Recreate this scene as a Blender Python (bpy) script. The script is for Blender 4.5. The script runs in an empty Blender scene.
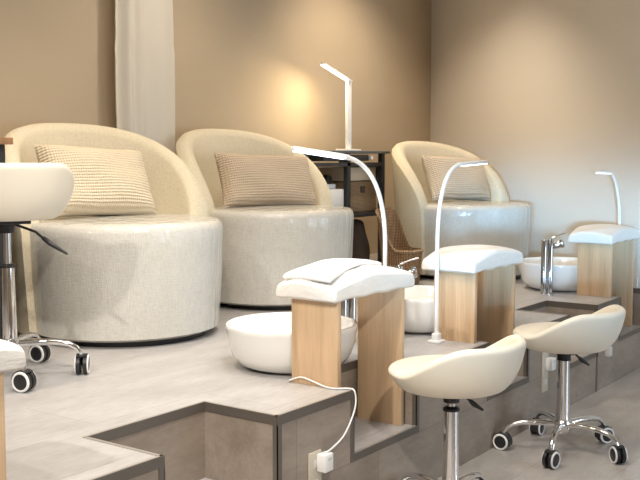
import bpy, bmesh, math, random
from mathutils import Vector, Matrix
random.seed(7)
PI = math.pi
sc = bpy.context.scene
col = sc.collection
P = .447          # height of the raised platform
FY = 1.73         # front face of the platform
BY = 3.80         # back wall

# ------------------------------------------------------------------ camera
cam_d = bpy.data.cameras.new('camera'); cam = bpy.data.objects.new('camera', cam_d); col.objects.link(cam)
cam.location = (0, 0, 1.2)
cam.rotation_euler = (PI/2 - math.atan(83/978), 0, math.radians(35.7 - 90))
cam_d.sensor_width = 36; cam_d.lens = 36*978/640; cam_d.clip_start = .05
sc.camera = cam
# ------------------------------------------------------------------ world, exposure, large lights
w = bpy.data.worlds.new('world'); sc.world = w; w.use_nodes = True
bg = w.node_tree.nodes['Background']; bg.inputs[0].default_value = (.95, .96, 1, 1); bg.inputs[1].default_value = .7
sc.view_settings.view_transform = 'Standard'; sc.view_settings.look = 'None'
sc.view_settings.gamma = 1; sc.view_settings.use_curve_mapping = False
sc.view_settings.exposure = 0.72

def area(name, loc, target, sx, sy, power, colr, spread=180):
    d = bpy.data.lights.new(name, 'AREA'); d.shape = 'RECTANGLE'; d.size = sx; d.size_y = sy
    d.energy = power; d.color = colr; d.spread = math.radians(spread)
    o = bpy.data.objects.new(name, d); col.objects.link(o); o.location = loc
    o.rotation_euler = (Vector(target) - Vector(loc)).to_track_quat('-Z', 'Y').to_euler()
    return o
WARM = (1, .82, .62); NEUT = (1, .94, .86); COOL = (.60, .80, 1)
area('window_daylight', (4.45, -2.45, 1.15), (5.2, 3, .6), 1.9, 1.6, 13, COOL, 110)
area('side_wall_tint_beam', (-2.42, -1.2, 1.05), (5.85, 2.25, .84), 1.5, .36, 1.7, (.30, .64, 1), 6)  # narrow beam shaped to tint the lower right wall, source unseen
area('ceiling_fill_light', (2.3, 1.6, 2.93), (2.3, 1.6, 0), 1.6, .9, 24, NEUT)  # unseen neutral fill added above the near stations
def spot(name, loc, tgt, power, ang, colr, blend=.8, r=.05):
    d = bpy.data.lights.new(name, 'SPOT'); d.energy = power; d.spot_size = math.radians(ang); d.spot_blend = blend
    d.color = colr; d.shadow_soft_size = r
    o = bpy.data.objects.new(name, d); col.objects.link(o); o.location = loc
    o.rotation_euler = (Vector(tgt) - Vector(loc)).to_track_quat('-Z', 'Y').to_euler()
    return o
DOWN = [(2.1, 2.6), (3.7, 2.95), (5.3, 3.05), (2.3, 1.5), (4.4, 1.3), (.5, 1.35), (-.6, 1.5), (.2, -.6)]  # last two are unseen spots added to brighten the near station
AIM = [(2.2, 2.8), (3.8, 3.3), (5.6, 3.4), (2.35, 1.6), (4.4, 1.4), (1.75, 2.0), (2.35, 2.05), (2.05, 2.0)]
for (x, y), (ax_, ay_), pw in zip(DOWN, AIM, (54, 32, 64, 11, 2, 34, 135, 150)):
    spot('unseen_ceiling_spot', (x, y, 2.90), (ax_, ay_, 0 if x > .3 else .3), pw, 105 if x > .3 else 44, WARM if y > 2 else NEUT)

# ------------------------------------------------------------------ materials
def mat(name, rgb, rough=.6, metal=0, coat=0, spec=.5):
    m = bpy.data.materials.new(name); m.use_nodes = True
    b = m.node_tree.nodes['Principled BSDF']
    b.inputs['Base Color'].default_value = (*rgb, 1); b.inputs['Roughness'].default_value = rough
    b.inputs['Metallic'].default_value = metal; b.inputs['Coat Weight'].default_value = coat
    b.inputs['Coat Roughness'].default_value = .12; b.inputs['Specular IOR Level'].default_value = spec
    return m
def nd(m, t): return m.node_tree.nodes.new(t)
def lk(m, a, b): m.node_tree.links.new(a, b)
def bsdf(m): return m.node_tree.nodes['Principled BSDF']
def coords(m, scale=(1, 1, 1), rot=(0, 0, 0)):
    tc = nd(m, 'ShaderNodeTexCoord'); mp = nd(m, 'ShaderNodeMapping')
    mp.inputs['Scale'].default_value = scale; mp.inputs['Rotation'].default_value = rot
    lk(m, tc.outputs['Object'], mp.inputs['Vector']); return mp.outputs[0]
def noise(m, vec, scale, detail=4, rough=.55):
    n = nd(m, 'ShaderNodeTexNoise'); n.inputs['Scale'].default_value = scale; n.inputs['Detail'].default_value = detail
    n.inputs['Roughness'].default_value = rough; lk(m, vec, n.inputs['Vector']); return n.outputs['Fac']
def ramp(m, fac, stops):
    r = nd(m, 'ShaderNodeValToRGB'); e = r.color_ramp.elements
    while len(e) < len(stops): e.new(.5)
    for i, (p, c) in enumerate(stops): e[i].position = p; e[i].color = (*c, 1)
    lk(m, fac, r.inputs[0]); return r.outputs[0]
def bump(m, h, strength, dist=.01):
    b = nd(m, 'ShaderNodeBump'); b.inputs['Strength'].default_value = strength; b.inputs['Distance'].default_value = dist
    lk(m, h, b.inputs['Height']); lk(m, b.outputs[0], bsdf(m).inputs['Normal']); return b
def mix(m, a, b, fac, mode='MULTIPLY'):
    x = nd(m, 'ShaderNodeMix'); x.data_type = 'RGBA'; x.blend_type = mode
    if isinstance(fac, (int, float)): x.inputs[0].default_value = fac
    else: lk(m, fac, x.inputs[0])
    lk(m, a, x.inputs[6]); lk(m, b, x.inputs[7]); return x.outputs[2]

def stone(name, c1, c2, rough, seam=True, wall=False):
    m = mat(name, c1, rough)
    v = coords(m)
    n1 = noise(m, coords(m, (1.2, 3.2, 3.0)), 3.2, 8, .62)
    c = ramp(m, n1, [(.28, c2), (.5, tuple((a + b)/2 for a, b in zip(c1, c2))), (.72, c1)])
    n2 = noise(m, coords(m, (5, 18, 16)), 5, 5, .6)
    c = mix(m, c, ramp(m, n2, [(.3, (.84, .83, .82)), (.65, (1, 1, 1))]), .8)
    if seam:
        br = nd(m, 'ShaderNodeTexBrick'); vv = coords(m, rot=(PI/2, 0, 0) if wall else (0, 0, 0)); lk(m, vv, br.inputs['Vector'])
        br.inputs['Scale'].default_value = 1; br.inputs['Brick Width'].default_value = .915; br.inputs['Row Height'].default_value = .21 if wall else .30
        br.inputs['Mortar Size'].default_value = .0016; br.inputs['Mortar Smooth'].default_value = .3
        br.inputs['Color1'].default_value = (1, 1, 1, 1); br.inputs['Color2'].default_value = (.93, .92, .92, 1); br.inputs['Mortar'].default_value = (.62, .59, .56, 1)
        c = mix(m, c, br.outputs['Color'], .8)
    lk(m, c, bsdf(m).inputs['Base Color'])
    bump(m, n2, .08, .004)
    return m
M = {}
M['deck'] = stone('platform_stone_vinyl', (.57, .56, .56), (.43, .415, .405), .36)
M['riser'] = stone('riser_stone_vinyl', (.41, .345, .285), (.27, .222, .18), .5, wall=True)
M['floor'] = stone('floor_stone_tile', (.56, .525, .495), (.42, .39, .365), .28)
M['trim'] = mat('edge_trim_metal', (.155, .135, .115), .45, .35)
M['trim_top'] = mat('edge_trim_lip', (.42, .39, .36), .35, .4)

def wallmat(name, c, c2):
    m = mat(name, c, .85, spec=.2)
    n = noise(m, coords(m, (1, 1, 3)), 1.0, 3)
    base = ramp(m, n, [(.3, c2), (.7, c)])
    f = noise(m, coords(m, (160, 160, 22)), 1.0, 2); g = noise(m, coords(m, (25, 25, 220)), 1.0, 2)
    add = nd(m, 'ShaderNodeMath'); lk(m, f, add.inputs[0]); lk(m, g, add.inputs[1])
    t = ramp(m, add.outputs[0], [(.2, (.9, .9, .9)), (1, (1.0, 1.0, 1.0))])
    lk(m, mix(m, base, t, .5), bsdf(m).inputs['Base Color']); bump(m, add.outputs[0], .12, .002)
    return m
M['wall_back'] = wallmat('woven_tan_wallpaper', (.53, .43, .305), (.50, .40, .28))
M['wall_right'] = wallmat('cream_wallpaper', (.77, .72, .64), (.75, .70, .62))
M['plaster'] = mat('ceiling_plaster', (.75, .70, .63), .9)
M['white_trim'] = mat('painted_baseboard', (.72, .67, .60), .5)
M['glass_frame'] = mat('window_frame', (.25, .25, .25), .4, .6)

def fabric(name, c, c2, coat, bs, wet=False):
    m = mat(name, c, .85, coat=coat, spec=.3)
    v = coords(m)
    n = noise(m, coords(m, (1, 1, .8)), 150, 5, .7)
    k = noise(m, v, 3.0, 3)
    if wet:
        th1 = noise(m, coords(m, (40, 40, 260)), 1.0, 3); th2 = noise(m, coords(m, (240, 240, 28)), 1.0, 3)
        ad = nd(m, 'ShaderNodeMath'); lk(m, th1, ad.inputs[0]); lk(m, th2, ad.inputs[1])
        hf = nd(m, 'ShaderNodeMath'); hf.operation = 'MULTIPLY'; lk(m, ad.outputs[0], hf.inputs[0]); hf.inputs[1].default_value = .5; n = hf.outputs[0]
    base = ramp(m, n, [(.32, c2), (.62, c)])
    base = mix(m, base, ramp(m, k, [(.3, (.93, .92, .90)), (.7, (1, 1, 1))]), .7)
    lk(m, base, bsdf(m).inputs['Base Color'])
    b = bump(m, n, bs, .006)
    if wet:   # clear film: its own wrinkled normal
        wr = noise(m, coords(m, (14, 14, 3.0)), 1.2, 3, .55)
        b2 = nd(m, 'ShaderNodeBump'); b2.inputs['Strength'].default_value = .9; b2.inputs['Distance'].default_value = .02
        lk(m, wr, b2.inputs['Height']); lk(m, b2.outputs[0], bsdf(m).inputs['Coat Normal'])
        bsdf(m).inputs['Coat Roughness'].default_value = .07
    return m
M['boucle'] = fabric('cream_boucle', (.78, .71, .55), (.66, .59, .44), 0, .5)
M['boucle_film'] = fabric('cream_boucle_under_clear_film', (.65, .64, .59), (.53, .515, .475), .9, .35, True)
def knit(name, c, c2):
    m = mat(name, c, .9, spec=.2)
    wv = nd(m, 'ShaderNodeTexWave'); wv.wave_type = 'BANDS'; wv.bands_direction = 'Z'; wv.inputs['Scale'].default_value = 24; wv.inputs['Distortion'].default_value = .6
    wv.inputs['Detail Scale'].default_value = 2; lk(m, coords(m), wv.inputs['Vector'])
    w2 = nd(m, 'ShaderNodeTexWave'); w2.bands_direction = 'X'; w2.inputs['Scale'].default_value = 30; w2.inputs['Distortion'].default_value = 1.2; lk(m, coords(m), w2.inputs['Vector'])
    mu = nd(m, 'ShaderNodeMath'); mu.operation = 'MULTIPLY_ADD'; lk(m, w2.outputs['Fac'], mu.inputs[0]); mu.inputs[1].default_value = .45; lk(m, wv.outputs['Fac'], mu.inputs[2])
    base = ramp(m, mu.outputs[0], [(.1, c2), (.75, c)]); lk(m, base, bsdf(m).inputs['Base Color']); bump(m, mu.outputs[0], .6, .008)
    return m
M['knit_cream'] = knit('cream_waffle_knit', (.76, .66, .50), (.68, .575, .42))
M['knit_tan'] = knit('beige_waffle_knit', (.66, .54, .41), (.50, .39, .28))
M['knit_pale'] = knit('oat_waffle_knit', (.72, .61, .48), (.60, .50, .38))
def wood(name, c, c2):
    m = mat(name, c, .5)
    n = noise(m, coords(m, (9, 9, .7)), 2.2, 6, .6)
    base = ramp(m, n, [(.3, c2), (.5, c), (.7, tuple(min(1, a*1.12) for a in c))])
    f = noise(m, coords(m, (120, 120, 3)), 2, 2)
    base = mix(m, base, ramp(m, f, [(.35, (.86, .84, .82)), (.6, (1, 1, 1))]), .6)
    lk(m, base, bsdf(m).inputs['Base Color']); bump(m, f, .1, .002)
    return m
M['wood'] = wood('light_oak', (.70, .49, .30), (.56, .375, .215))
M['wood_top'] = wood('brown_board', (.36, .20, .10), (.28, .15, .07))
M['leather'] = mat('cream_leatherette', (.83, .765, .64), .42)
bump(M['leather'], noise(M['leather'], coords(M['leather']), 160, 3), .05, .003)
M['white_pad'] = mat('white_vinyl_pad', (.86, .83, .78), .5)
bump(M['white_pad'], noise(M['white_pad'], coords(M['white_pad'], (2, 5, 5)), 7, 4), .35, .012)
M['towel'] = mat('white_towel', (.90, .89, .86), .9)
bump(M['towel'], noise(M['towel'], coords(M['towel']), 220, 3), .4, .004)
M['ceramic'] = mat('white_ceramic', (.86, .85, .82), .08, coat=.5)
M['chrome'] = mat('chrome', (.82, .82, .83), .07, 1)
M['tap_chrome'] = mat('darker_chrome', (.50, .50, .51), .10, 1)
M['steel'] = mat('brushed_steel', (.62, .61, .60), .25, 1)
M['black'] = mat('black_plastic', (.018, .018, .02), .4)
M['black_metal'] = mat('black_powder_coat', (.03, .032, .038), .45)
M['slate'] = mat('dark_slate_panel', (.10, .115, .135), .5)
M['white_plastic'] = mat('white_plastic', (.85, .85, .84), .35)
M['grey_plastic'] = mat('pale_grey_plastic', (.66, .65, .62), .4)
M['beige_plastic'] = mat('beige_plate', (.56, .50, .41), .45)
M['card'] = mat('beige_card', (.62, .52, .40), .8)
M['dark_bag'] = mat('dark_brown_fabric', (.075, .05, .035), .85)
def emis(name, c, s):
    m = mat(name, (.9, .9, .9)); bsdf(m).inputs['Emission Color'].default_value = (*c, 1); bsdf(m).inputs['Emission Strength'].default_value = s; return m
M['led_cool'] = emis('led_cool', (.72, .88, 1), 4)
M['led_off'] = mat('led_diffuser', (.80, .83, .86), .3)
M['led_warm'] = emis('led_warm', (1, .88, .66), 9)
M['lamp_glow'] = emis('downlight_lens', (1, .85, .65), 12)
def wicker(name, c, c2, s=38):
    m = mat(name, c, .75)
    a = nd(m, 'ShaderNodeTexWave'); a.bands_direction = 'Z'; a.inputs['Scale'].default_value = s; a.inputs['Distortion'].default_value = 2.5; lk(m, coords(m), a.inputs['Vector'])
    b = nd(m, 'ShaderNodeTexWave'); b.bands_direction = 'X'; b.inputs['Scale'].default_value = s*.6; b.inputs['Distortion'].default_value = 3; lk(m, coords(m), b.inputs['Vector'])
    mu = nd(m, 'ShaderNodeMath'); mu.operation = 'MULTIPLY'; lk(m, a.outputs['Fac'], mu.inputs[0]); lk(m, b.outputs['Fac'], mu.inputs[1])
    lk(m, ramp(m, mu.outputs[0], [(.0, c2), (.55, c)]), bsdf(m).inputs['Base Color']); bump(m, mu.outputs[0], .8, .01)
    return m
M['wicker'] = wicker('seagrass_wicker', (.56, .40, .24), (.24, .155, .085))
M['wicker_dark'] = wicker('brown_wicker', (.40, .24, .115), (.22, .13, .065), 34)
m = M['sheer'] = mat('sheer_white_curtain', (.86, .82, .74), .8)
bsdf(m).inputs['Transmission Weight'].default_value = .0
tr = nd(m, 'ShaderNodeBsdfTranslucent'); tr.inputs[0].default_value = (.85, .79, .68, 1)
ms = nd(m, 'ShaderNodeMixShader'); ms.inputs[0].default_value = .35
lk(m, bsdf(m).outputs[0], ms.inputs[1]); lk(m, tr.outputs[0], ms.inputs[2])
lk(m, ms.outputs[0], m.node_tree.nodes['Material Output'].inputs[0])

# ------------------------------------------------------------------ mesh helpers
class B:
    def __init__(s): s.bm = bmesh.new()
    def box(s, x0, x1, y0, y1, z0, z1, bev=0, seg=2):
        t = bmesh.new(); bmesh.ops.create_cube(t, size=1)
        for v in t.verts:
            v.co = Vector((x0 + (v.co.x + .5)*(x1 - x0), y0 + (v.co.y + .5)*(y1 - y0), z0 + (v.co.z + .5)*(z1 - z0)))
        if bev: bmesh.ops.bevel(t, geom=t.edges[:], offset=bev, segments=seg, affect='EDGES', profile=.5)
        s.join(t); return s
    def join(s, t, mtx=None):
        if mtx: t.transform(mtx)
        me = bpy.data.meshes.new('tmp'); t.to_mesh(me); t.free(); s.bm.from_mesh(me); bpy.data.meshes.remove(me)
    def tube(s, pts, rad, n=14, cap=True, flat=1.0):
        pts = [Vector(p) for p in pts]
        if isinstance(rad, (int, float)): rad = [rad]*len(pts)
        rings = []; ref = None
        for i, p in enumerate(pts):
            a = pts[max(i-1, 0)]; b = pts[min(i+1, len(pts)-1)]; d = (b - a).normalized()
            if ref is None: ref = Vector((0, 0, 1)) if abs(d.z) < .9 else Vector((1, 0, 0))
            u = (ref - d*ref.dot(d)).normalized(); ref = u; v = d.cross(u)
            rings.append([s.bm.verts.new(p + rad[i]*(math.cos(2*PI*k/n)*u*flat + math.sin(2*PI*k/n)*v)) for k in range(n)])
        for r, q in zip(rings, rings[1:]):
            for k in range(n): s.bm.faces.new((r[k], r[(k+1) % n], q[(k+1) % n], q[k]))
        if cap: s.bm.faces.new(rings[0][::-1]); s.bm.faces.new(rings[-1])
        return s
    def lathe(s, prof, n=48, c=(0, 0, 0), sx=1, sy=1, close=False):
        rings = []
        for r, z in prof:
            if r < 1e-5: rings.append([s.bm.verts.new((c[0], c[1], c[2] + z))])
            else: rings.append([s.bm.verts.new((c[0] + sx*r*math.cos(2*PI*k/n), c[1] + sy*r*math.sin(2*PI*k/n), c[2] + z)) for k in range(n)])
        pairs = list(zip(rings, rings[1:]))
        if close: pairs.append((rings[-1], rings[0]))
        for a, b in pairs:
            for k in range(n):
                if len(a) == 1 and len(b) == 1: continue
                if len(a) == 1: s.bm.faces.new((a[0], b[(k+1) % n], b[k]))
                elif len(b) == 1: s.bm.faces.new((a[k], a[(k+1) % n], b[0]))
                else: s.bm.faces.new((a[k], a[(k+1) % n], b[(k+1) % n], b[k]))
        return s
    def cylx(s, x0, x1, y, z, r, n=24, bev=0):       # cylinder along X
        pr_ = [(x0, max(r-bev, 1e-4)), (x0+bev, r), (x1-bev, r), (x1, max(r-bev, 1e-4))] if bev else [(x0, r), (x1, r)]
        return s.tube([(a, y, z) for a, _ in pr_], [b for _, b in pr_], n)
    def slab(s, f_top, f_bot, nx=16, ny=10):          # closed sheet from two functions of u, v in [-1, 1]
        T = [[s.bm.verts.new(f_top(-1 + 2*i/nx, -1 + 2*j/ny)) for j in range(ny+1)] for i in range(nx+1)]
        D = [[s.bm.verts.new(f_bot(-1 + 2*i/nx, -1 + 2*j/ny)) for j in range(ny+1)] for i in range(nx+1)]
        for i in range(nx):
            for j in range(ny):
                s.bm.faces.new((T[i][j], T[i+1][j], T[i+1][j+1], T[i][j+1])); s.bm.faces.new((D[i][j], D[i][j+1], D[i+1][j+1], D[i+1][j]))
        for i in range(nx):
            s.bm.faces.new((T[i][0], D[i][0], D[i+1][0], T[i+1][0])); s.bm.faces.new((T[i][ny], T[i+1][ny], D[i+1][ny], D[i][ny]))
        for j in range(ny):
            s.bm.faces.new((T[0][j], T[0][j+1], D[0][j+1], D[0][j])); s.bm.faces.new((T[nx][j], D[nx][j], D[nx][j+1], T[nx][j+1]))
        return s
    def shell(s, phis, section, cap=True):            # section(phi) -> closed loop of (r, z); phi measured from +Y
        loops = []
        for ph in phis:
            loops.append([s.bm.verts.new((r*math.sin(ph), r*math.cos(ph), z)) for r, z in section(ph)])
        n = len(loops[0])
        for a, b in zip(loops, loops[1:]):
            for k in range(n): s.bm.faces.new((a[k], a[(k+1) % n], b[(k+1) % n], b[k]))
        if cap: s.bm.faces.new(loops[0][::-1]); s.bm.faces.new(loops[-1])
        return s
    def build(s, name, m, parent=None, smooth=True, sub=0, bev=0):
        bmesh.ops.recalc_face_normals(s.bm, faces=s.bm.faces[:])
        me = bpy.data.meshes.new(name); s.bm.to_mesh(me); s.bm.free()
        me.materials.append(m)
        if smooth:
            for p in me.polygons: p.use_smooth = True
            me.set_sharp_from_angle(angle=math.radians(38))
        o = bpy.data.objects.new(name, me); col.objects.link(o)
        if parent: o.parent = parent
        if bev:
            b = o.modifiers.new('bevel', 'BEVEL'); b.width = bev; b.segments = 2; b.limit_method = 'ANGLE'
        if sub:
            for p in me.polygons: p.use_smooth = True
            k = o.modifiers.new('sub', 'SUBSURF'); k.levels = sub; k.render_levels = sub
        return o
def tag(o, label, cat, group=None, kind=None):
    o['label'] = label; o['category'] = cat
    if group: o['group'] = group
    if kind: o['kind'] = kind
    return o
def thing(name, label, cat, loc=(0, 0, 0), rz=0, group=None):
    o = bpy.data.objects.new(name, None); col.objects.link(o); o.location = loc; o.rotation_euler = (0, 0, rz)
    o.empty_display_size = .1
    return tag(o, label, cat, group)
def struct(o): o['kind'] = 'structure'; return o
def copy_tree(o, parent=None, top=True):
    c = o.copy(); col.objects.link(c)
    if parent: c.parent = parent
    for ch in list(o.children): copy_tree(ch, c, False)
    return c
def bez(p0, p1, p2, p3, n=12):
    out = []
    for i in range(n+1):
        t = i/n; out.append(Vector(p0)*(1-t)**3 + 3*Vector(p1)*t*(1-t)**2 + 3*Vector(p2)*t*t*(1-t) + Vector(p3)*t**3)
    return out

# ------------------------------------------------------------------ the room
WX0, WY0 = 5.64, 1.79            # where the right wall starts to slant
WX1 = 6.77
struct(B().box(-2.6, 5.64, -2.6, FY + .3, -.08, 0).build('floor', M['floor'], smooth=False))
def wallquad(name, p, q, z0, z1, t, m):
    p = Vector((*p, 0)); q = Vector((*q, 0)); d = (q - p).normalized(); n = Vector((d.y, -d.x, 0))*t
    b = B(); v = []
    for z in (z0, z1):
        for c in (p, q, q + n, p + n): v.append(b.bm.verts.new((c.x, c.y, z)))
    for f in ((0,1,2,3), (4,5,6,7), (0,1,5,4), (1,2,6,5), (2,3,7,6), (3,0,4,7)): b.bm.faces.new([v[i] for i in f])
    return struct(b.build(name, m, smooth=False))
CZ = 2.95
wallquad('wall_back', (WX1 + .1, BY), (-2.6, BY), 0, CZ, -.0 + .1, M['wall_back'])
wallquad('wall_right', (WX0, WY0), (WX1, BY), 0, CZ, .1, M['wall_right'])
wallquad('wall_right_front', (WX0, -2.5), (WX0, WY0), 0, CZ, .1, M['wall_right'])
b = B().box(-2.6, -2.5, -2.5, -2.1, 0, CZ).box(-2.6, -2.5, -.3, BY, 0, CZ).box(-2.6, -2.5, -2.1, -.3, 0, .45).box(-2.6, -2.5, -2.1, -.3, 1.85, CZ)
struct(b.build('wall_left', M['wall_right'], smooth=False))
fr = B().box(-2.58, -2.5, -2.1, -2.05, .45, 1.85).box(-2.58, -2.5, -.35, -.3, .45, 1.85).box(-2.58, -2.5, -2.05, -.35, .45, .50).box(-2.58, -2.5, -2.05, -.35, 1.80, 1.85).box(-2.58, -2.5, -1.22, -1.18, .5, 1.8)
struct(fr.build('window_2', M['glass_frame'], smooth=False))  # unseen window, set here for the side beam
b = B().box(-2.6, 3.40, -2.6, -2.5, 0, CZ).box(5.50, 5.74, -2.6, -2.5, 0, CZ).box(3.40, 5.50, -2.6, -2.5, 0, .25).box(3.40, 5.50, -2.6, -2.5, 2.05, CZ)
struct(b.build('wall_front', M['wall_right'], smooth=False))
fr = B().box(3.40, 3.45, -2.58, -2.50, .25, 2.05).box(5.45, 5.50, -2.58, -2.50, .25, 2.05).box(3.45, 5.45, -2.58, -2.5, .25, .30).box(3.45, 5.45, -2.58, -2.5, 2.0, 2.05).box(4.43, 4.47, -2.58, -2.5, .3, 2.0)
struct(fr.build('window_1', M['glass_frame'], smooth=False))
struct(B().box(-2.6, 6.75, -2.6, BY + .1, CZ, CZ + .08).build('ceiling', M['plaster'], smooth=False))
# raised platform with its recesses: steps for the clients (r) and leg niches beside each footrest (n)
NZ, TZ = .237, .21
cuts = [(.90, 1.31, 1.976, NZ), (1.73, 2.195, 2.015, TZ), (2.594, 3.0, 1.976, NZ), (3.59, 3.965, 1.976, NZ), (4.444, 4.828, 2.005, TZ), (5.18, 5.58, 1.976, NZ)]
pts = [(-2.5, FY)]
for x0, x1, yb, z in cuts: pts += [(x0, FY), (x0, yb), (x1, yb), (x1, FY)]
pts += [(WX0 - .0, FY), (WX0, WY0), (WX1, BY), (-2.5, BY)]
bm = bmesh.new(); f = bm.faces.new([bm.verts.new((x, y, 0)) for x, y in pts])
r = bmesh.ops.extrude_face_region(bm, geom=[f]); bmesh.ops.translate(bm, verts=[e for e in r['geom'] if isinstance(e, bmesh.types.BMVert)], vec=(0, 0, P))
b = B(); b.join(bm)
for x0, x1, yb, z in cuts: b.box(x0, x1, FY, yb, 0, z)
plat = struct(b.build('platform', M['deck'], smooth=False))
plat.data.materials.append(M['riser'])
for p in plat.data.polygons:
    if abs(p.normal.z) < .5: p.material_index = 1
# metal edge profiles
def strip(b, x0, y0, x1, y1, z, hgt=.026, wid=.012):
    e = .0025
    if abs(x1 - x0) > abs(y1 - y0): b.box(min(x0, x1), max(x0, x1), y0 - e, y0 + .001, z - hgt, z + e)
    else:
        s_ = e if (y1 > y0) else -e          # face looks to +X or -X
        b.box(min(x0, x0 + s_), max(x0, x0 + s_), min(y0, y1) - e, max(y0, y1), z - hgt, z + e)
dark = B(); lip = B(); e = .0025
def vface_x(x0, x1, y, z0, z1): dark.box(x0, x1, y - e, y + .001, z0, z1)
def vface_y(x, s, y0, y1, z0, z1): dark.box(min(x, x + s*e), max(x, x + s*e), y0, y1, z0, z1)
HG = .026
xs = -2.5
for x0, x1, yb, z in cuts:
    vface_x(xs, x0 + e, FY, P - HG, P + e)
    vface_y(x0, 1, FY, yb, P - HG, P + e); vface_x(x0, x1, yb, P - HG, P + e); vface_y(x1, -1, FY, yb, P - HG, P + e)
    lip.box(xs, x0, FY, FY + .009, P, P + e); lip.box(x0 - .009, x0, FY, yb + .009, P, P + e)
    lip.box(x0, x1, yb, yb + .009, P, P + e); lip.box(x1, x1 + .009, FY, yb + .009, P, P + e)
    # uprights on both corners and a sill along the lower ledge
    for xa, xb in ((x0 - .018, x0 + e), (x1 - e, x1 + .018)): dark.box(xa, xb, FY - e, FY + .001, z if z == NZ else 0, P - HG)
    for xx, s in ((x0, 1), (x1, -1)):
        dark.box(min(xx, xx + s*e), max(xx, xx + s*e), FY - e, FY + .016, z, P - HG)
    dark.box(x0 - .018 , x1 + .018, FY - e, FY + .001, z - HG, z); lip.box(x0, x1, FY - e, FY + .007, z, z + e)
    xs = x1 - e
vface_x(xs, WX0, FY, P - HG, P + e); lip.box(xs, WX0, FY, FY + .009, P, P + e)
struct(dark.build('trim_1', M['trim'], smooth=False)); struct(lip.build('trim_2', M['trim_top'], smooth=False))
# baseboards above the platform
wallquad('baseboard_right', (WX0 - .008, WY0), (WX1 - .008, BY), P, P + .055, .02, M['white_trim'])
struct(B().box(-2.5, WX1, BY - .012, BY, P, P + .055, .002).build('baseboard_back', M['white_trim']))
# unseen ceiling downlights; the last two are added fill
for i, (x, y) in enumerate(DOWN):
    t = thing('downlight', 'round recessed ceiling downlight outside the view, from a set with added fill spots', 'downlight', (x, y, CZ - .012), 0, 'unseen ceiling downlights, partly added as fill')
    B().lathe([(.050, 0), (.070, 0), (.072, .006), (.068, .012), (.050, .012)], 32, close=True).build('rim', M['white_plastic'], t)
    B().lathe([(0, .004), (.050, .004), (.050, .010), (0, .010)], 32).build('lens', M['lamp_glow'], t)
t = thing('fill_panel', 'wide flat panel for the added ceiling fill, outside the view', 'ceiling light', (2.3, 1.6, CZ - .016))  # frame around the added fill light
B().box(-.82, .82, -.47, .47, .004, .016, .003).build('frame', M['white_plastic'], t)

# ------------------------------------------------------------------ tub chairs
def chair_section(h0, thick, r0, flare, zb, ht, power):
    def sec(ph):
        k = abs(ph)
        top = ht(k); th = thick
        n = 7; out = []
        zs = [zb + (top - th*.5 - zb)*i/n for i in range(n+1)]
        for z in zs: out.append((r0 + flare*((z - zb)/h0)**power, z))
        R = r0 + flare*((top - zb)/h0)**power
        cx = R - th/2; cz = top - th*.5
        for a in (25, 60, 90, 120, 155): out.append((cx + th/2*math.cos(math.radians(a)), cz + th*.5*math.sin(math.radians(a))))
        for z in reversed(zs): out.append((r0 + flare*((z - zb)/h0)**power - th, z))
        return out
    return sec
def smooth(t): t = max(0, min(1, t)); return t*t*(3 - 2*t)
def tub_chair(name, label, loc, rz, group, sc_=1, sz=1):
    t = thing(name, label, 'armchair', loc, rz, group)
    # seat block: slightly squashed round drum with a soft top edge
    prof = [(0, .026), (.375, .026), (.391, .036), (.395, .10), (.405, .25), (.410, .41), (.411, .455), (.406, .474), (.392, .487), (.35, .492), (.18, .497), (0, .50)]
    B().lathe(prof, 72, sx=1.0, sy=1.0, c=(0, 0, 0)).build('seat', M['boucle_film'], t)
    B().lathe([(0, 0), (.32, 0), (.33, .036), (0, .036)], 48, sy=1.1, sx=1.02).build('plinth', M['black'], t)
    KM = math.radians(96)
    def ht(k):
        return .47 + .44*max(0, 1 - (k/KM)**2.3)**.62
    sec = chair_section(.90, .092, .425, .06, .035, ht, 1.1)
    N = 96; mx = KM
    o = B().shell([-mx + 2*mx*i/N for i in range(N+1)], sec).build('backrest', M['boucle'], t)
    o.location = (0, .065, 0)
    t.scale = (sc_, sc_, sz)
    return t
G = 'cream tub armchairs in a row on the platform'
C1, C2, C3 = (2.905, 3.12, P), (4.013, 3.172, P), (5.592, 2.85, P)
tub_chair('tub_armchair', 'cream boucle tub armchair nearest the camera, left of the curtain with pale cushion', C1, math.radians(-12), G, 1.025)
tub_chair('tub_armchair', 'middle cream tub armchair, right of the curtain, beside the black rack', C2, math.radians(-11), G)
tub_chair('tub_armchair', 'farthest cream tub armchair in the wall corner beside the wicker basket', C3, math.radians(-14), G, .95, .945)

def pillow(label, loc, rz, tilt, wd, hg, m, roll=0):
    def pos(u, v, s):
        e = (1 - u**4)*(1 - v**4); th = .088*max(e, 0)**.5
        pin = 1 - .10*(1 - u*u)*abs(v)**3
        x = u*wd/2*(1 - .07*(1 - v*v)*abs(u)**3); z = v*hg/2*pin
        wr = .006*math.sin(5*u + 3*v + loc[0]*7) + .005*math.sin(9*v*u + 2)
        return (x, s*(th + wr*e), z)
    o = B().slab(lambda u, v: pos(u, v, -1), lambda u, v: pos(u, v, 1), 26, 18).build('throw_cushion', m, sub=1)
    o.location = loc; o.rotation_euler = (math.radians(tilt), math.radians(roll), rz)
    return tag(o, label, 'cushion', None)
pillow('pale cream ribbed cushion on the nearest armchair', (2.885, 3.26, P + .645), math.radians(-10), -27, .54, .34, M['knit_cream'], 3)
pillow('beige waffle knit cushion on the middle armchair', (4.055, 3.26, P + .625), math.radians(-18), -22, .60, .31, M['knit_tan'], 2)
pillow('oat coloured cushion on the farthest armchair in the corner', (5.64, 2.97, P + .615), math.radians(-18), -24, .52, .31, M['knit_pale'], 2)

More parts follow.
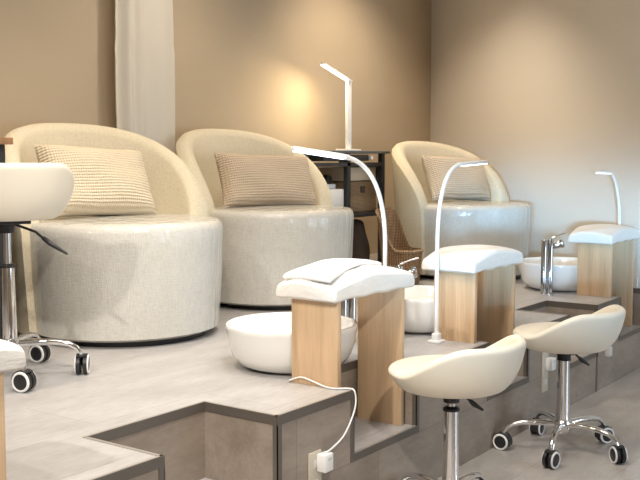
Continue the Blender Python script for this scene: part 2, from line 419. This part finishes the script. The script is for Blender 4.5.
# ------------------------------------------------------------------ footrests
def footrest(label, xl, xr, group, full=True):
    t = thing('footrest', label, 'footrest', ((xl + xr)/2, 1.88, NZ), 0, group)
    ox, oy, oz = (xl + xr)/2, 1.88, NZ
    def part(b, name, m, **k):
        o = b.build(name, m, t, **k); o.location = (-ox, -oy, -oz); return o
    part(B().box(xl, xl + .022, 1.775, 1.962, P, .743, .0015), 'side_panel', M['wood'])
    part(B().box(xr - .011, xr + .011, 1.775, 1.962, NZ, .743, .0015), 'side_panel', M['wood'])
    part(B().box(xl + .022, xr - .011, 1.80, 1.945, .733, .743), 'top_board', M['wood'])
    cx = (xl + xr + .034)/2; hw = (xr - xl)/2 + .051; cy = 1.885; hd = .127
    def top(u, v):
        z = .785 + .028*(1 - u*u) + .010*(1 - v*v) - .008*abs(u*v)**3
        return (cx + u*hw*(1 - .03*v*v), cy + v*hd*(1 - .03*u*u), z + .003*math.sin(6*u + 4*v))
    def bot(u, v):
        edge = max(abs(u), abs(v))**10
        return (cx + u*hw*.99, cy + v*hd*.98, .744 - .012*edge + .003*math.sin(11*u + 2)*edge)
    part(B().slab(top, bot, 36, 20), 'pad', M['white_pad'], sub=1)
    return t
GF = 'wooden footrests with white pads along the platform edge'
footrest('footrest cut off by the left edge of the photo, below the raised stool', .90, 1.285, GF)
footrest('nearest whole wooden footrest with a folded white towel on its pad', 2.567, 2.978, GF)
footrest('middle wooden footrest behind the low stool nearest the camera', 3.540, 3.918, GF)
footrest('farthest wooden footrest with white pad near the right wall', 5.145, 5.515, GF)
# folded towel on the nearest pad
def tw(u, v, s):
    x = 2.775 + u*.235; y = 1.920 + .026*u + v*(.085 - .018*u)
    uu = (x - 2.789)/.257; vv = (y - 1.885)/.127
    z = .785 + .028*(1 - uu*uu) + .010*(1 - vv*vv) + .0005
    return (x + .006*math.sin(3*v), y + .010*math.sin(2.2*u + 1), z + (.019 + .003*math.sin(5*u) if s else 0))
tag(B().slab(lambda u, v: tw(u, v, 1), lambda u, v: tw(u, v, 0), 16, 8).build('folded_towel', M['towel'], sub=2), 'folded white towel lying on the nearest footrest pad', 'towel')

# ------------------------------------------------------------------ foot bowls
def bowl(label, x, y):
    t = thing('foot_bowl', label, 'basin', (x, y, P), 0, 'round white foot basins')
    R = .238
    prof = [(0, 0), (.138, 0), (.152, .003), (.186, .018), (.211, .050), (.223, .095), (.230, .140), (.232, .152), (.230, .157), (.225, .159), (.220, .157), (.216, .150), (.208, .105), (.193, .062), (.165, .030), (.12, .018), (.03, .013), (0, .013)]
    prof = [(r_*1.03, z) for r_, z in prof]
    B().lathe(prof, 80).build('bowl', M['ceramic'], t)
    B().lathe([(0, .0135), (.022, .0135), (.024, .017), (.020, .019), (0, .019)], 28).build('drain', M['chrome'], t)
    return t
bowl('white ceramic foot basin at the nearest footrest', 2.778, 2.122)
bowl('white ceramic foot basin behind the middle footrest', 3.735, 2.133)
bowl('white ceramic foot basin beside the farthest footrest', 5.337, 2.137)

# ------------------------------------------------------------------ taps: twin chrome posts with a swung lever
def tap(label, x, y, rz):
    t = thing('standing_tap', label, 'tap', (x, y, P), rz, 'twin post chrome taps')
    B().lathe([(0, 0), (.030, 0), (.030, .006), (.020, .010), (0, .010)], 32).build('base_plate', M['chrome'], t)
    B().lathe([(0, .008), (.0155, .008), (.0155, .300), (.0135, .304), (0, .304)], 32, c=(-.0165, 0, 0)).build('post', M['tap_chrome'], t)
    B().lathe([(0, .008), (.0155, .008), (.0155, .300), (.0135, .304), (0, .304)], 32, c=(.0175, 0, 0)).build('post', M['tap_chrome'], t)
    k = B().tube([(.030, 0, .262), (.050, 0, .270), (.072, 0, .277)], [.010, .018, .020], 20).tube([(.072, 0, .277), (.080, 0, .280), (.088, 0, .282)], [.024, .026, .020], 20)
    k.build('valve', M['tap_chrome'], t)
    B().tube([(.018, 0, .302), (.020, -.002, .312), (.055, -.004, .326), (.095, -.006, .338)], [.005, .005, .0038, .0035], 12).build('lever', M['chrome'], t)
    return t
RT = math.radians(-54.3)
tap('chrome tap seen through the arch of the nearest footrest', 3.24, 2.19, RT)
tap('chrome tap mostly hidden behind the nearest footrest pad, valve showing', 3.450, 2.095, RT)
tap('tall chrome tap standing fully in view in front of the farthest basin', 5.049, 2.098, RT)

# ------------------------------------------------------------------ gooseneck lamps
def goose(label, x, y, hz, d, lit, reach=.36, slope=.03, roll=0):
    t = thing('gooseneck_lamp', label, 'lamp', (x, y, P), 0, 'white arched LED lamps')
    d = Vector((*d, 0)).normalized()
    B().box(-.030, .030, -.026, .026, 0, .012, .004).box(-.017, .017, -.015, .015, .010, .040, .005).build('clamp_base', M['white_plastic'], t)
    H_ = hz
    neck = [Vector((0, 0, .03)), Vector((0, 0, .2)), Vector((0, 0, H_*.55))]
    A = bez((0, 0, H_*.55), (0, 0, H_*.80), d*(.055) + Vector((0, 0, H_*.98)), d*(reach*.44) + Vector((0, 0, H_)), 16)[1:]
    B().tube(neck + A, .0085, 14).build('neck', M['white_plastic'], t)
    a0, a1 = reach*.40, reach
    side = Vector((-d.y, d.x, 0)); upv = Vector((0, 0, 1)); cr, sr = math.cos(math.radians(roll)), math.sin(math.radians(roll))
    side, upv = side*cr + upv*sr, upv*cr - side*sr
    b = B(); v = []
    for a, wd in ((a0, .011), (a0 + .03, .016), (a1 - .01, .016), (a1, .011)):
        for sgn, dz in ((-1, .007), (1, .007), (1, -.006), (-1, -.006)):
            v.append(b.bm.verts.new(d*a + side*sgn*wd + upv*dz + Vector((0, 0, H_ + (a - a0)*slope))))
    for i in range(3):
        for k in range(4): b.bm.faces.new((v[4*i+k], v[4*i+(k+1) % 4], v[4*i+4+(k+1) % 4], v[4*i+4+k]))
    b.bm.faces.new(v[:4]); b.bm.faces.new(v[-4:])
    b.build('lamp_head', M['white_plastic'], t, bev=.003)
    b = B(); v = []
    for a in (a0 + .02, a1 - .008):
        for sgn, dz in ((-1, -.005), (1, -.005), (1, -.0085), (-1, -.0085)):
            v.append(b.bm.verts.new(d*a + side*sgn*.013 + upv*dz + Vector((0, 0, H_ + (a - a0)*slope))))
    for k in range(4): b.bm.faces.new((v[k], v[(k+1) % 4], v[4+(k+1) % 4], v[4+k]))
    b.bm.faces.new(v[:4]); b.bm.faces.new(v[-4:])
    b.build('led_strip', M['led_cool'] if lit else M['led_off'], t, smooth=False)
    return t
L1 = goose('arched white lamp with lit head beside the nearest footrest', 3.20, 1.99, .752, (-.33, .20), True, .385, .14, 13)
L2 = goose('arched white lamp clamped in front of the middle footrest', 3.470, 1.910, .722, (.40, .03), True, .50)
L3 = goose('arched white lamp behind the farthest footrest, by the right wall', 5.60, 1.89, .665, (-.20, .06), True, .22)

# ------------------------------------------------------------------ swivel stools
def caster(b_body, b_rim, b_fork, x, y, rot, r=.031):
    pass
def stool(label, loc, rz, base_rz, lift, la=-54.3, ll=.09, rh=.10):
    t = thing('swivel_stool', label, 'stool', loc, 0, 'cream swivel stools on casters')
    Rm = Matrix.Rotation(rz, 4, 'Z')
    def rot(o): o.rotation_euler = (0, 0, rz); return o
    z0 = .425 + lift
    # seat pad: round, a little longer towards the front (+Y)
    prof = [(0, .003), (.135, .003), (.150, .012), (.170, .030), (.184, .050), (.190, .064), (.184, .073), (.16, .078), (.08, .081), (0, .082)]
    rot(B().lathe([(r_, z + z0) for r_, z in prof], 64).build('seat', M['leather'], t))
    def sec(ph):
        k = abs(ph)/PI
        top = z0 + .072 + rh*(1 - smooth((k - .25)/.37))
        th = .034; n = 12; out = []
        zb = z0 + .002
        def ro(z): q = max(0, (z - zb)/.2); return .163 + .056*(1 - math.exp(-q*4.2)) + .026*q
        zs = [zb + (top - th/2 - zb)*i/n for i in range(n+1)]
        out += [(ro(z), z) for z in zs]
        R = ro(top - th/2)
        for a in (30, 65, 90, 115, 150): out.append((R - th/2 + th/2*math.cos(math.radians(a)), top - th/2 + th/2*math.sin(math.radians(a))))
        out += [(ro(z) - th, z) for z in reversed(zs)]
        return out
    mx = PI; N = 64
    rot(B().shell([PI - mx + 2*mx*i/N for i in range(N+1)], lambda ph: sec(ph - PI), cap=False).build('backrest', M['leather'], t, sub=1))
    rot(B().box(-.075, .075, -.075, .075, z0 - .012, z0 + .002, .003).lathe([(0, -.045), (.026, -.045), (.030, -.010), (0, -.010)], 28, c=(0, 0, z0)).build('seat_plate', M['black'], t))
    lc, ls = math.cos(math.radians(la)), math.sin(math.radians(la))
    B().tube([(lc*.03, ls*.03, z0 - .016), (lc*ll*.55, ls*ll*.55, z0 - .020 - ll*.12), (lc*ll*.72, ls*ll*.72, z0 - .024 - ll*.24)], .0045, 10).tube([(lc*ll*.68, ls*ll*.68, z0 - .023 - ll*.21), (lc*ll*.82, ls*ll*.82, z0 - .025 - ll*.31), (lc*ll*1.15, ls*ll*1.15, z0 - .028 - ll*.50)], [.007, .009, .004], 12).build('lever', M['black'], t)
    B().lathe([(0, .25), (.0145, .25), (.0145, z0 - .04), (0, z0 - .04)], 28).build('piston', M['steel'], t)
    ct = .378
    B().lathe([(0, .09), (.027, .09), (.027, .16), (.023, ct), (0, ct)], 32).build('column', M['chrome'], t)
    B().lathe([(0, ct), (.028, ct), (.028, ct + .008), (.018, ct + .014), (0, ct + .014)], 28).build('collar', M['black'], t)
    B().lathe([(0, .080), (.030, .080), (.036, .092), (.036, .122), (.028, .134), (0, .134)], 32).build('hub', M['chrome'], t)
    for k in range(5):
        a = base_rz + 2*PI*k/5; c, s = math.cos(a), math.sin(a)
        def q(r_, z): return (c*r_, s*r_, z)
        path = [q(.02, .112), q(.09, .118), q(.16, .116), q(.200, .107), q(.225, .092), q(.237, .072), q(.240, .060)]
        B().tube(path, [.016, .0155, .014, .0125, .0115, .0105, .010], 14, flat=.8).build('leg', M['chrome'], t)
        cs = B()
        # caster: hood, twin wheels, white rims; wheels roll along direction sw
        sw = a + (1.1 + 1.7*math.sin(3.1*k + loc[0]*5)); r_ = .034
        ax = Vector((math.cos(sw), math.sin(sw), 0)); ce = Vector(q(.242, r_))
        cs.tube([ce - ax*.022, ce - ax*.019, ce - ax*.006, ce - ax*.004], [r_*.86, r_, r_, r_*.9], 24)
        cs.tube([ce + ax*.004, ce + ax*.006, ce + ax*.019, ce + ax*.022], [r_*.9, r_, r_, r_*.86], 24)
        body = cs.build('caster', M['black'], t)
        rm = B()
        for sg in (-1, 1):
            n = 24; o_ = ce + ax*sg*.0215; up = Vector((0, 0, 1)); sd = ax.cross(up)
            loops = []
            for rr, dd in ((r_*.74, 0), (r_*.78, .0022), (r_*.93, .0022), (r_*1.0, -.002), (r_*.98, -.006), (r_*.74, -.006)):
                loops.append([rm.bm.verts.new(o_ + ax*sg*dd + (math.cos(2*PI*i/n)*up + math.sin(2*PI*i/n)*sd)*rr) for i in range(n)])
            for A_, B_ in zip(loops, loops[1:] + loops[:1]):
                for i in range(n): rm.bm.faces.new((A_[i], A_[(i+1) % n], B_[(i+1) % n], B_[i]))
        rm.build('wheel_rim', M['white_plastic'], body)
        hd = B(); fwd = up.cross(ax)
        n = 12; L = []
        for j in range(9):
            an = math.radians(-20 + 145*j/8)
            p_ = ce + (math.cos(an)*fwd + math.sin(an)*up)*(r_ + .004)
            L.append([hd.bm.verts.new(p_ + ax*.018), hd.bm.verts.new(p_ - ax*.018), hd.bm.verts.new(ce + (p_ - ce)*.86 - ax*.018), hd.bm.verts.new(ce + (p_ - ce)*.86 + ax*.018)])
        for A_, B_ in zip(L, L[1:]):
            for i in range(4): hd.bm.faces.new((A_[i], A_[(i+1) % 4], B_[(i+1) % 4], B_[i]))
        hd.bm.faces.new(L[0]); hd.bm.faces.new(L[-1])
        hd.build('hood', M['black'], body)
    return t
a2 = math.atan2(1.70 - 1.483, 3.64 - 3.764)
stool('low cream stool nearest the camera, in front of the nearest footrest', (2.79, 1.478, 0), math.radians(-3), math.radians(72), .026)
stool('low cream stool standing farther right, whole caster base in view', (3.764, 1.483, 0), math.radians(-2), a2, .004)
stool('raised stool on the platform at the left edge, seen from behind', (2.07, 2.80, P), math.radians(-33), math.atan2(.12, .23), .116, ll=.18, rh=.122)

# ------------------------------------------------------------------ outlets, plugs and the cable
def outlet(label, x, z0, z1):
    t = thing('power_outlet', label, 'outlet', (x, FY, z0), 0, 'beige outlets on the platform front')
    h = z1 - z0
    B().box(-.032, .032, -.008, 0, 0, h, .003).build('cover_plate', M['beige_plastic'], t)
    for zz in (.25, .72): B().box(-.011, .011, -.0095, -.0075, h*zz - .013, h*zz + .013, .001).build('socket', M['grey_plastic'], t)
    return t
def charger(label, x, z):
    t = thing('power_adapter', label, 'adapter', (x, FY - .008, z), 0, 'plug-in adapters')
    B().box(-.022, .022, -.034, 0, 0, .056, .004).build('adapter_body', M['white_plastic'], t)
    B().box(-.010, .010, -.0345, -.033, .036, .046, .0005).build('cable_port', M['grey_plastic'], t)
    return t
outlet('beige outlet low on the platform front below the nearest footrest', 2.375, .165, .30)
charger('white adapter with cable plugged in below the nearest footrest', 2.400, .236)
outlet('beige outlet on the platform front behind the right-hand stool', 4.155, .135, .32)
charger('small white adapter plugged in behind the right-hand stool', 4.172, .235)
tag(B().box(4.945, 4.985, FY - .03, FY, .165, .215, .004).build('power_adapter', M['grey_plastic']), 'small pale adapter low on the platform front under the right stool seat', 'adapter')
# cable
cp = [(2.625, 1.972, P + .003), (2.560, 1.968, P + .006), (2.560, 1.935, P + .020), (2.560, 1.908, P + .024), (2.560, 1.87, P + .017), (2.560, 1.82, P + .006), (2.562, 1.785, P + .004), (2.585, 1.750, P + .005), (2.585, 1.722, P + .002), (2.580, 1.712, P - .035), (2.555, 1.710, P - .08), (2.50, 1.705, P - .125), (2.44, 1.702, P - .145), (2.41, 1.700, P - .150), (2.400, 1.704, .292)]
cu = [Vector(c) for c in cp]; fine = []
for i in range(len(cu) - 1):
    p0 = cu[max(i-1, 0)]; p1 = cu[i]; p2 = cu[i+1]; p3 = cu[min(i+2, len(cu)-1)]
    for k in range(6):
        u = k/6
        fine.append(.5*((2*p1) + (p2 - p0)*u + (2*p0 - 5*p1 + 4*p2 - p3)*u*u + (3*p1 - p0 - 3*p2 + p3)*u**3))
fine.append(cu[-1])
tag(B().tube(fine, .0028, 8).build('charging_cable', M['white_plastic']), 'thin white cable crossing the platform edge down to the adapter', 'cable')

# ------------------------------------------------------------------ curtain
def curt(u, v, s):
    x = 3.62 + u*.205; z = 1.70 + v*1.22
    k = (u + 1)/2
    fold = .020*math.sin(k*26)*(1 - smooth((k - .30)/.2)) + .008*math.sin(k*13 + .8)
    cr = .004*math.sin(z*38 + 2*u)*math.exp(-((z - 1.78)/.08)**2)
    x += .006*math.sin(z*5)*u
    return (x, 3.70 + fold + cr + s*.0015, z)
tag(B().slab(lambda u, v: curt(u, v, -1), lambda u, v: curt(u, v, 1), 90, 50).build('sheer_curtain', M['sheer']), 'sheer off-white curtain panel hanging against the tan wall', 'curtain')
tag(B().tube([(3.25, 3.70, 2.93), (3.95, 3.70, 2.93)], .010, 12).build('curtain_rail', M['white_plastic']), 'white curtain rail above the sheer curtain', 'rail')

# ------------------------------------------------------------------ black rack and what it holds
RX0, RX1, RY0, RY1 = 4.53, 5.40, 3.36, 3.70
t = thing('storage_rack', 'black metal rack against the back wall between two armchairs', 'shelf', ((RX0 + RX1)/2, (RY0 + RY1)/2, P))
def rk(b, name, m, **k):
    o = b.build(name, m, t, **k); o.location = (-(RX0 + RX1)/2, -(RY0 + RY1)/2, -P); return o
rk(B().box(RX0, RX1 + .04, RY0 - .01, RY1, 1.222, 1.238, .002), 'top_board', M['slate'])
for x in (RX0, 4.965, RX1 - .04):
    for y in (RY0, RY1 - .03): rk(B().box(x, x + .034, y, y + .03, P, 1.222), 'post', M['black_metal'])
rk(B().box(RX0 + .034, RX1 - .04, RY0, RY0 + .02, 1.142, 1.166), 'rail', M['black_metal'])
rk(B().box(RX0 + .005, RX1 - .01, RY0 + .0, RY1, .825, .850, .002), 'shelf', M['black_metal'])
rk(B().box(RX0 + .005, RX1 - .01, RY0 + .0, RY1, P + .05, P + .072, .002), 'shelf', M['black_metal'])
rk(B().box(RX0 + .034, 4.965, RY1 - .012, RY1 - .002, .85, 1.142), 'back_panel', M['slate'])
rk(B().box(RX1 - .006, RX1 + .004, RY0 + .03, RY1 - .03, 1.0, 1.16), 'side_panel', M['slate'])
d = rk(B().box(4.72, 5.21, RY0 + .005, RY1 - .04, 1.175, 1.215, .002), 'drawer', M['black_metal'])
B().tube([(5.225, RY0 + .01, 1.195), (5.225, RY0 - .012, 1.195)], .013, 18).build('knob', M['white_plastic'], d)
tag(B().box(5.015, 5.35, RY0 + .04, RY1 - .03, 1.052, 1.135, .004).build('storage_box', M['card']), 'plain beige box lying on top of the wicker basket in the rack', 'box')
t = thing('wicker_box', 'square seagrass basket on the black rack shelf', 'basket', (5.182, RY0 + .145, .851))
B().box(-.172, .172, -.11, .12, 0, .196, .012, 3).build('basket_body', M['wicker'], t)
B().box(-.022, .022, -.118, -.109, .125, .165, .003).build('handle', M['dark_bag'], t)
tag(B().box(4.71, 4.955, RY0 + .02, RY1 - .06, .851, 1.005, .003).build('white_carton', M['white_plastic']), 'small white carton on the rack beside the middle armchair', 'box')
t = thing('tape_dispenser', 'small black and white gadget on top of the white carton', 'gadget', (4.885, RY0 + .10, 1.0055))
B().box(-.055, .055, -.03, .03, 0, .03, .004).build('gadget_base', M['white_plastic'], t)
B().tube([(0, -.02, .055), (0, .02, .055)], .03, 20).build('reel', M['black'], t)
def bag(label, x0, x1, y0, y1, z0, z1):
    cx, cy = (x0 + x1)/2, (y0 + y1)/2
    def side(s):
        def f(u, v):
            z = z0 + (v + 1)/2*(z1 - z0); k = 1 - .35*((v + 1)/2)**2
            return (cx + u*(x1 - x0)/2*k, cy + s*(y1 - y0)/2*k*(1 - .3*u*u) + .006*math.sin(7*u + 5*v), z)
        return f
    o = B().slab(side(-1), side(1), 12, 10).build('fabric_bag', M['dark_bag'], sub=1)
    return tag(o, label, 'bag')
bag('dark brown bag slumped under the rack shelf', 5.01, 5.35, 3.40, 3.63, P + .073, .80)
bag('dark bag at the left under the rack, beside the middle armchair', 4.58, 4.94, 3.40, 3.63, P + .073, .76)
# desk lamp on the rack
t = thing('desk_lamp', 'slim white desk lamp glowing warm on top of the black rack', 'lamp', (5.18, 3.50, 1.238))
B().box(-.075, .075, -.05, .05, 0, .012, .004).build('base', M['white_plastic'], t)
B().box(-.024, .026, -.008, .008, .010, .442, .003).build('stem', M['white_plastic'], t)
hd = Vector((-.27, .02, .088)); n0 = Vector((.012, 0, .445))
sd = Vector((.08, 1, 0)).normalized(); nn = hd.normalized().cross(sd).normalized()
if nn.z > 0: nn = -nn
def bar(a0, a1, wd, t0, t1):
    b = B(); v = []
    for a in (a0, a1):
        for sg, tt in ((-1, t0), (1, t0), (1, t1), (-1, t1)): v.append(b.bm.verts.new(n0 + hd*a + sd*sg*wd + nn*tt))
    for k in range(4): b.bm.faces.new((v[k], v[(k+1) % 4], v[4+(k+1) % 4], v[4+k]))
    b.bm.faces.new(v[:4]); b.bm.faces.new(v[-4:]); return b
bar(-.03, 1, .019, -.005, .005).build('lamp_head', M['white_plastic'], t, bev=.002)
bar(.10, .97, .0165, .005, .009).build('led_strip', M['led_warm'], t, smooth=False)
c_ = Vector((5.18, 3.50, 1.238)) + n0 + hd*.55 + nn*.015
area('desk_lamp_light', c_, c_ + nn + Vector((0, .3, -.5)), .26, .03, 1.9, (1, .80, .50))
c_ = Vector((3.20, 1.99, P + .735)) + Vector((-.33, .20, 0)).normalized()*.27
area('arched_lamp_light', c_, c_ + Vector((0, 0, -1)), .03, .03, .8, (.75, .88, 1))

# ------------------------------------------------------------------ open wicker basket with tall sides, beside the farthest chair
def bk(s):
    def f(ph):
        return None
    return f
t = thing('wicker_basket', 'open wicker basket with raised ends on the platform beside the farthest armchair', 'basket', (4.985, 2.985, P), math.radians(-90))
N = 64; b = B(); rows = []
for inner in (0, 1):
    for j in range(9):
        k = (j if not inner else 8 - j)/8
        ring = []
        for i in range(N):
            a = 2*PI*i/N; c, s = math.cos(a), math.sin(a)
            sq = (abs(c)**4 + abs(s)**4)**(-.25)
            top = .20 + .235*smooth((.25 - c*sq)/1.25)**1.3
            z = .012*inner + top*k
            r_ = (.085 + .022*z/.25) - .008*inner
            ring.append(b.bm.verts.new((c*sq*r_*1.12, s*sq*r_*.9, z)))
        rows.append(ring)
for A_, B_ in zip(rows, rows[1:]):
    for i in range(N): b.bm.faces.new((A_[i], A_[(i+1) % N], B_[(i+1) % N], B_[i]))
b.bm.faces.new(rows[0][::-1]); b.bm.faces.new(rows[-1])
rimpts = [v.co.copy() for v in rows[8]]
b.build('basket_body', M['wicker_dark'], t)
B().tube([p for p in rimpts] + [rimpts[0]], .008, 8, cap=False).build('rim', M['wicker'], t)

# ------------------------------------------------------------------ black cabinet with wooden top at the left edge
t = thing('side_cabinet', 'black cabinet with brown wooden top at the left edge, beside the nearest armchair', 'cabinet', (2.05, 3.37, P))
B().box(-.28, .262, -.25, .28, .03, .800, .003).build('body', M['black_metal'], t)
B().box(-.30, .280, -.275, .30, .800, .826, .002).build('top_board', M['wood_top'], t)
B().box(-.26, .215, -.23, .26, 0, .03).build('plinth', M['black'], t)
dd = B().box(-.27, .225, -.262, -.25, .05, .785, .002).build('door', M['black_metal'], t)
B().box(.17, .18, -.278, -.262, .40, .55, .002).build('handle', M['steel'], dd)
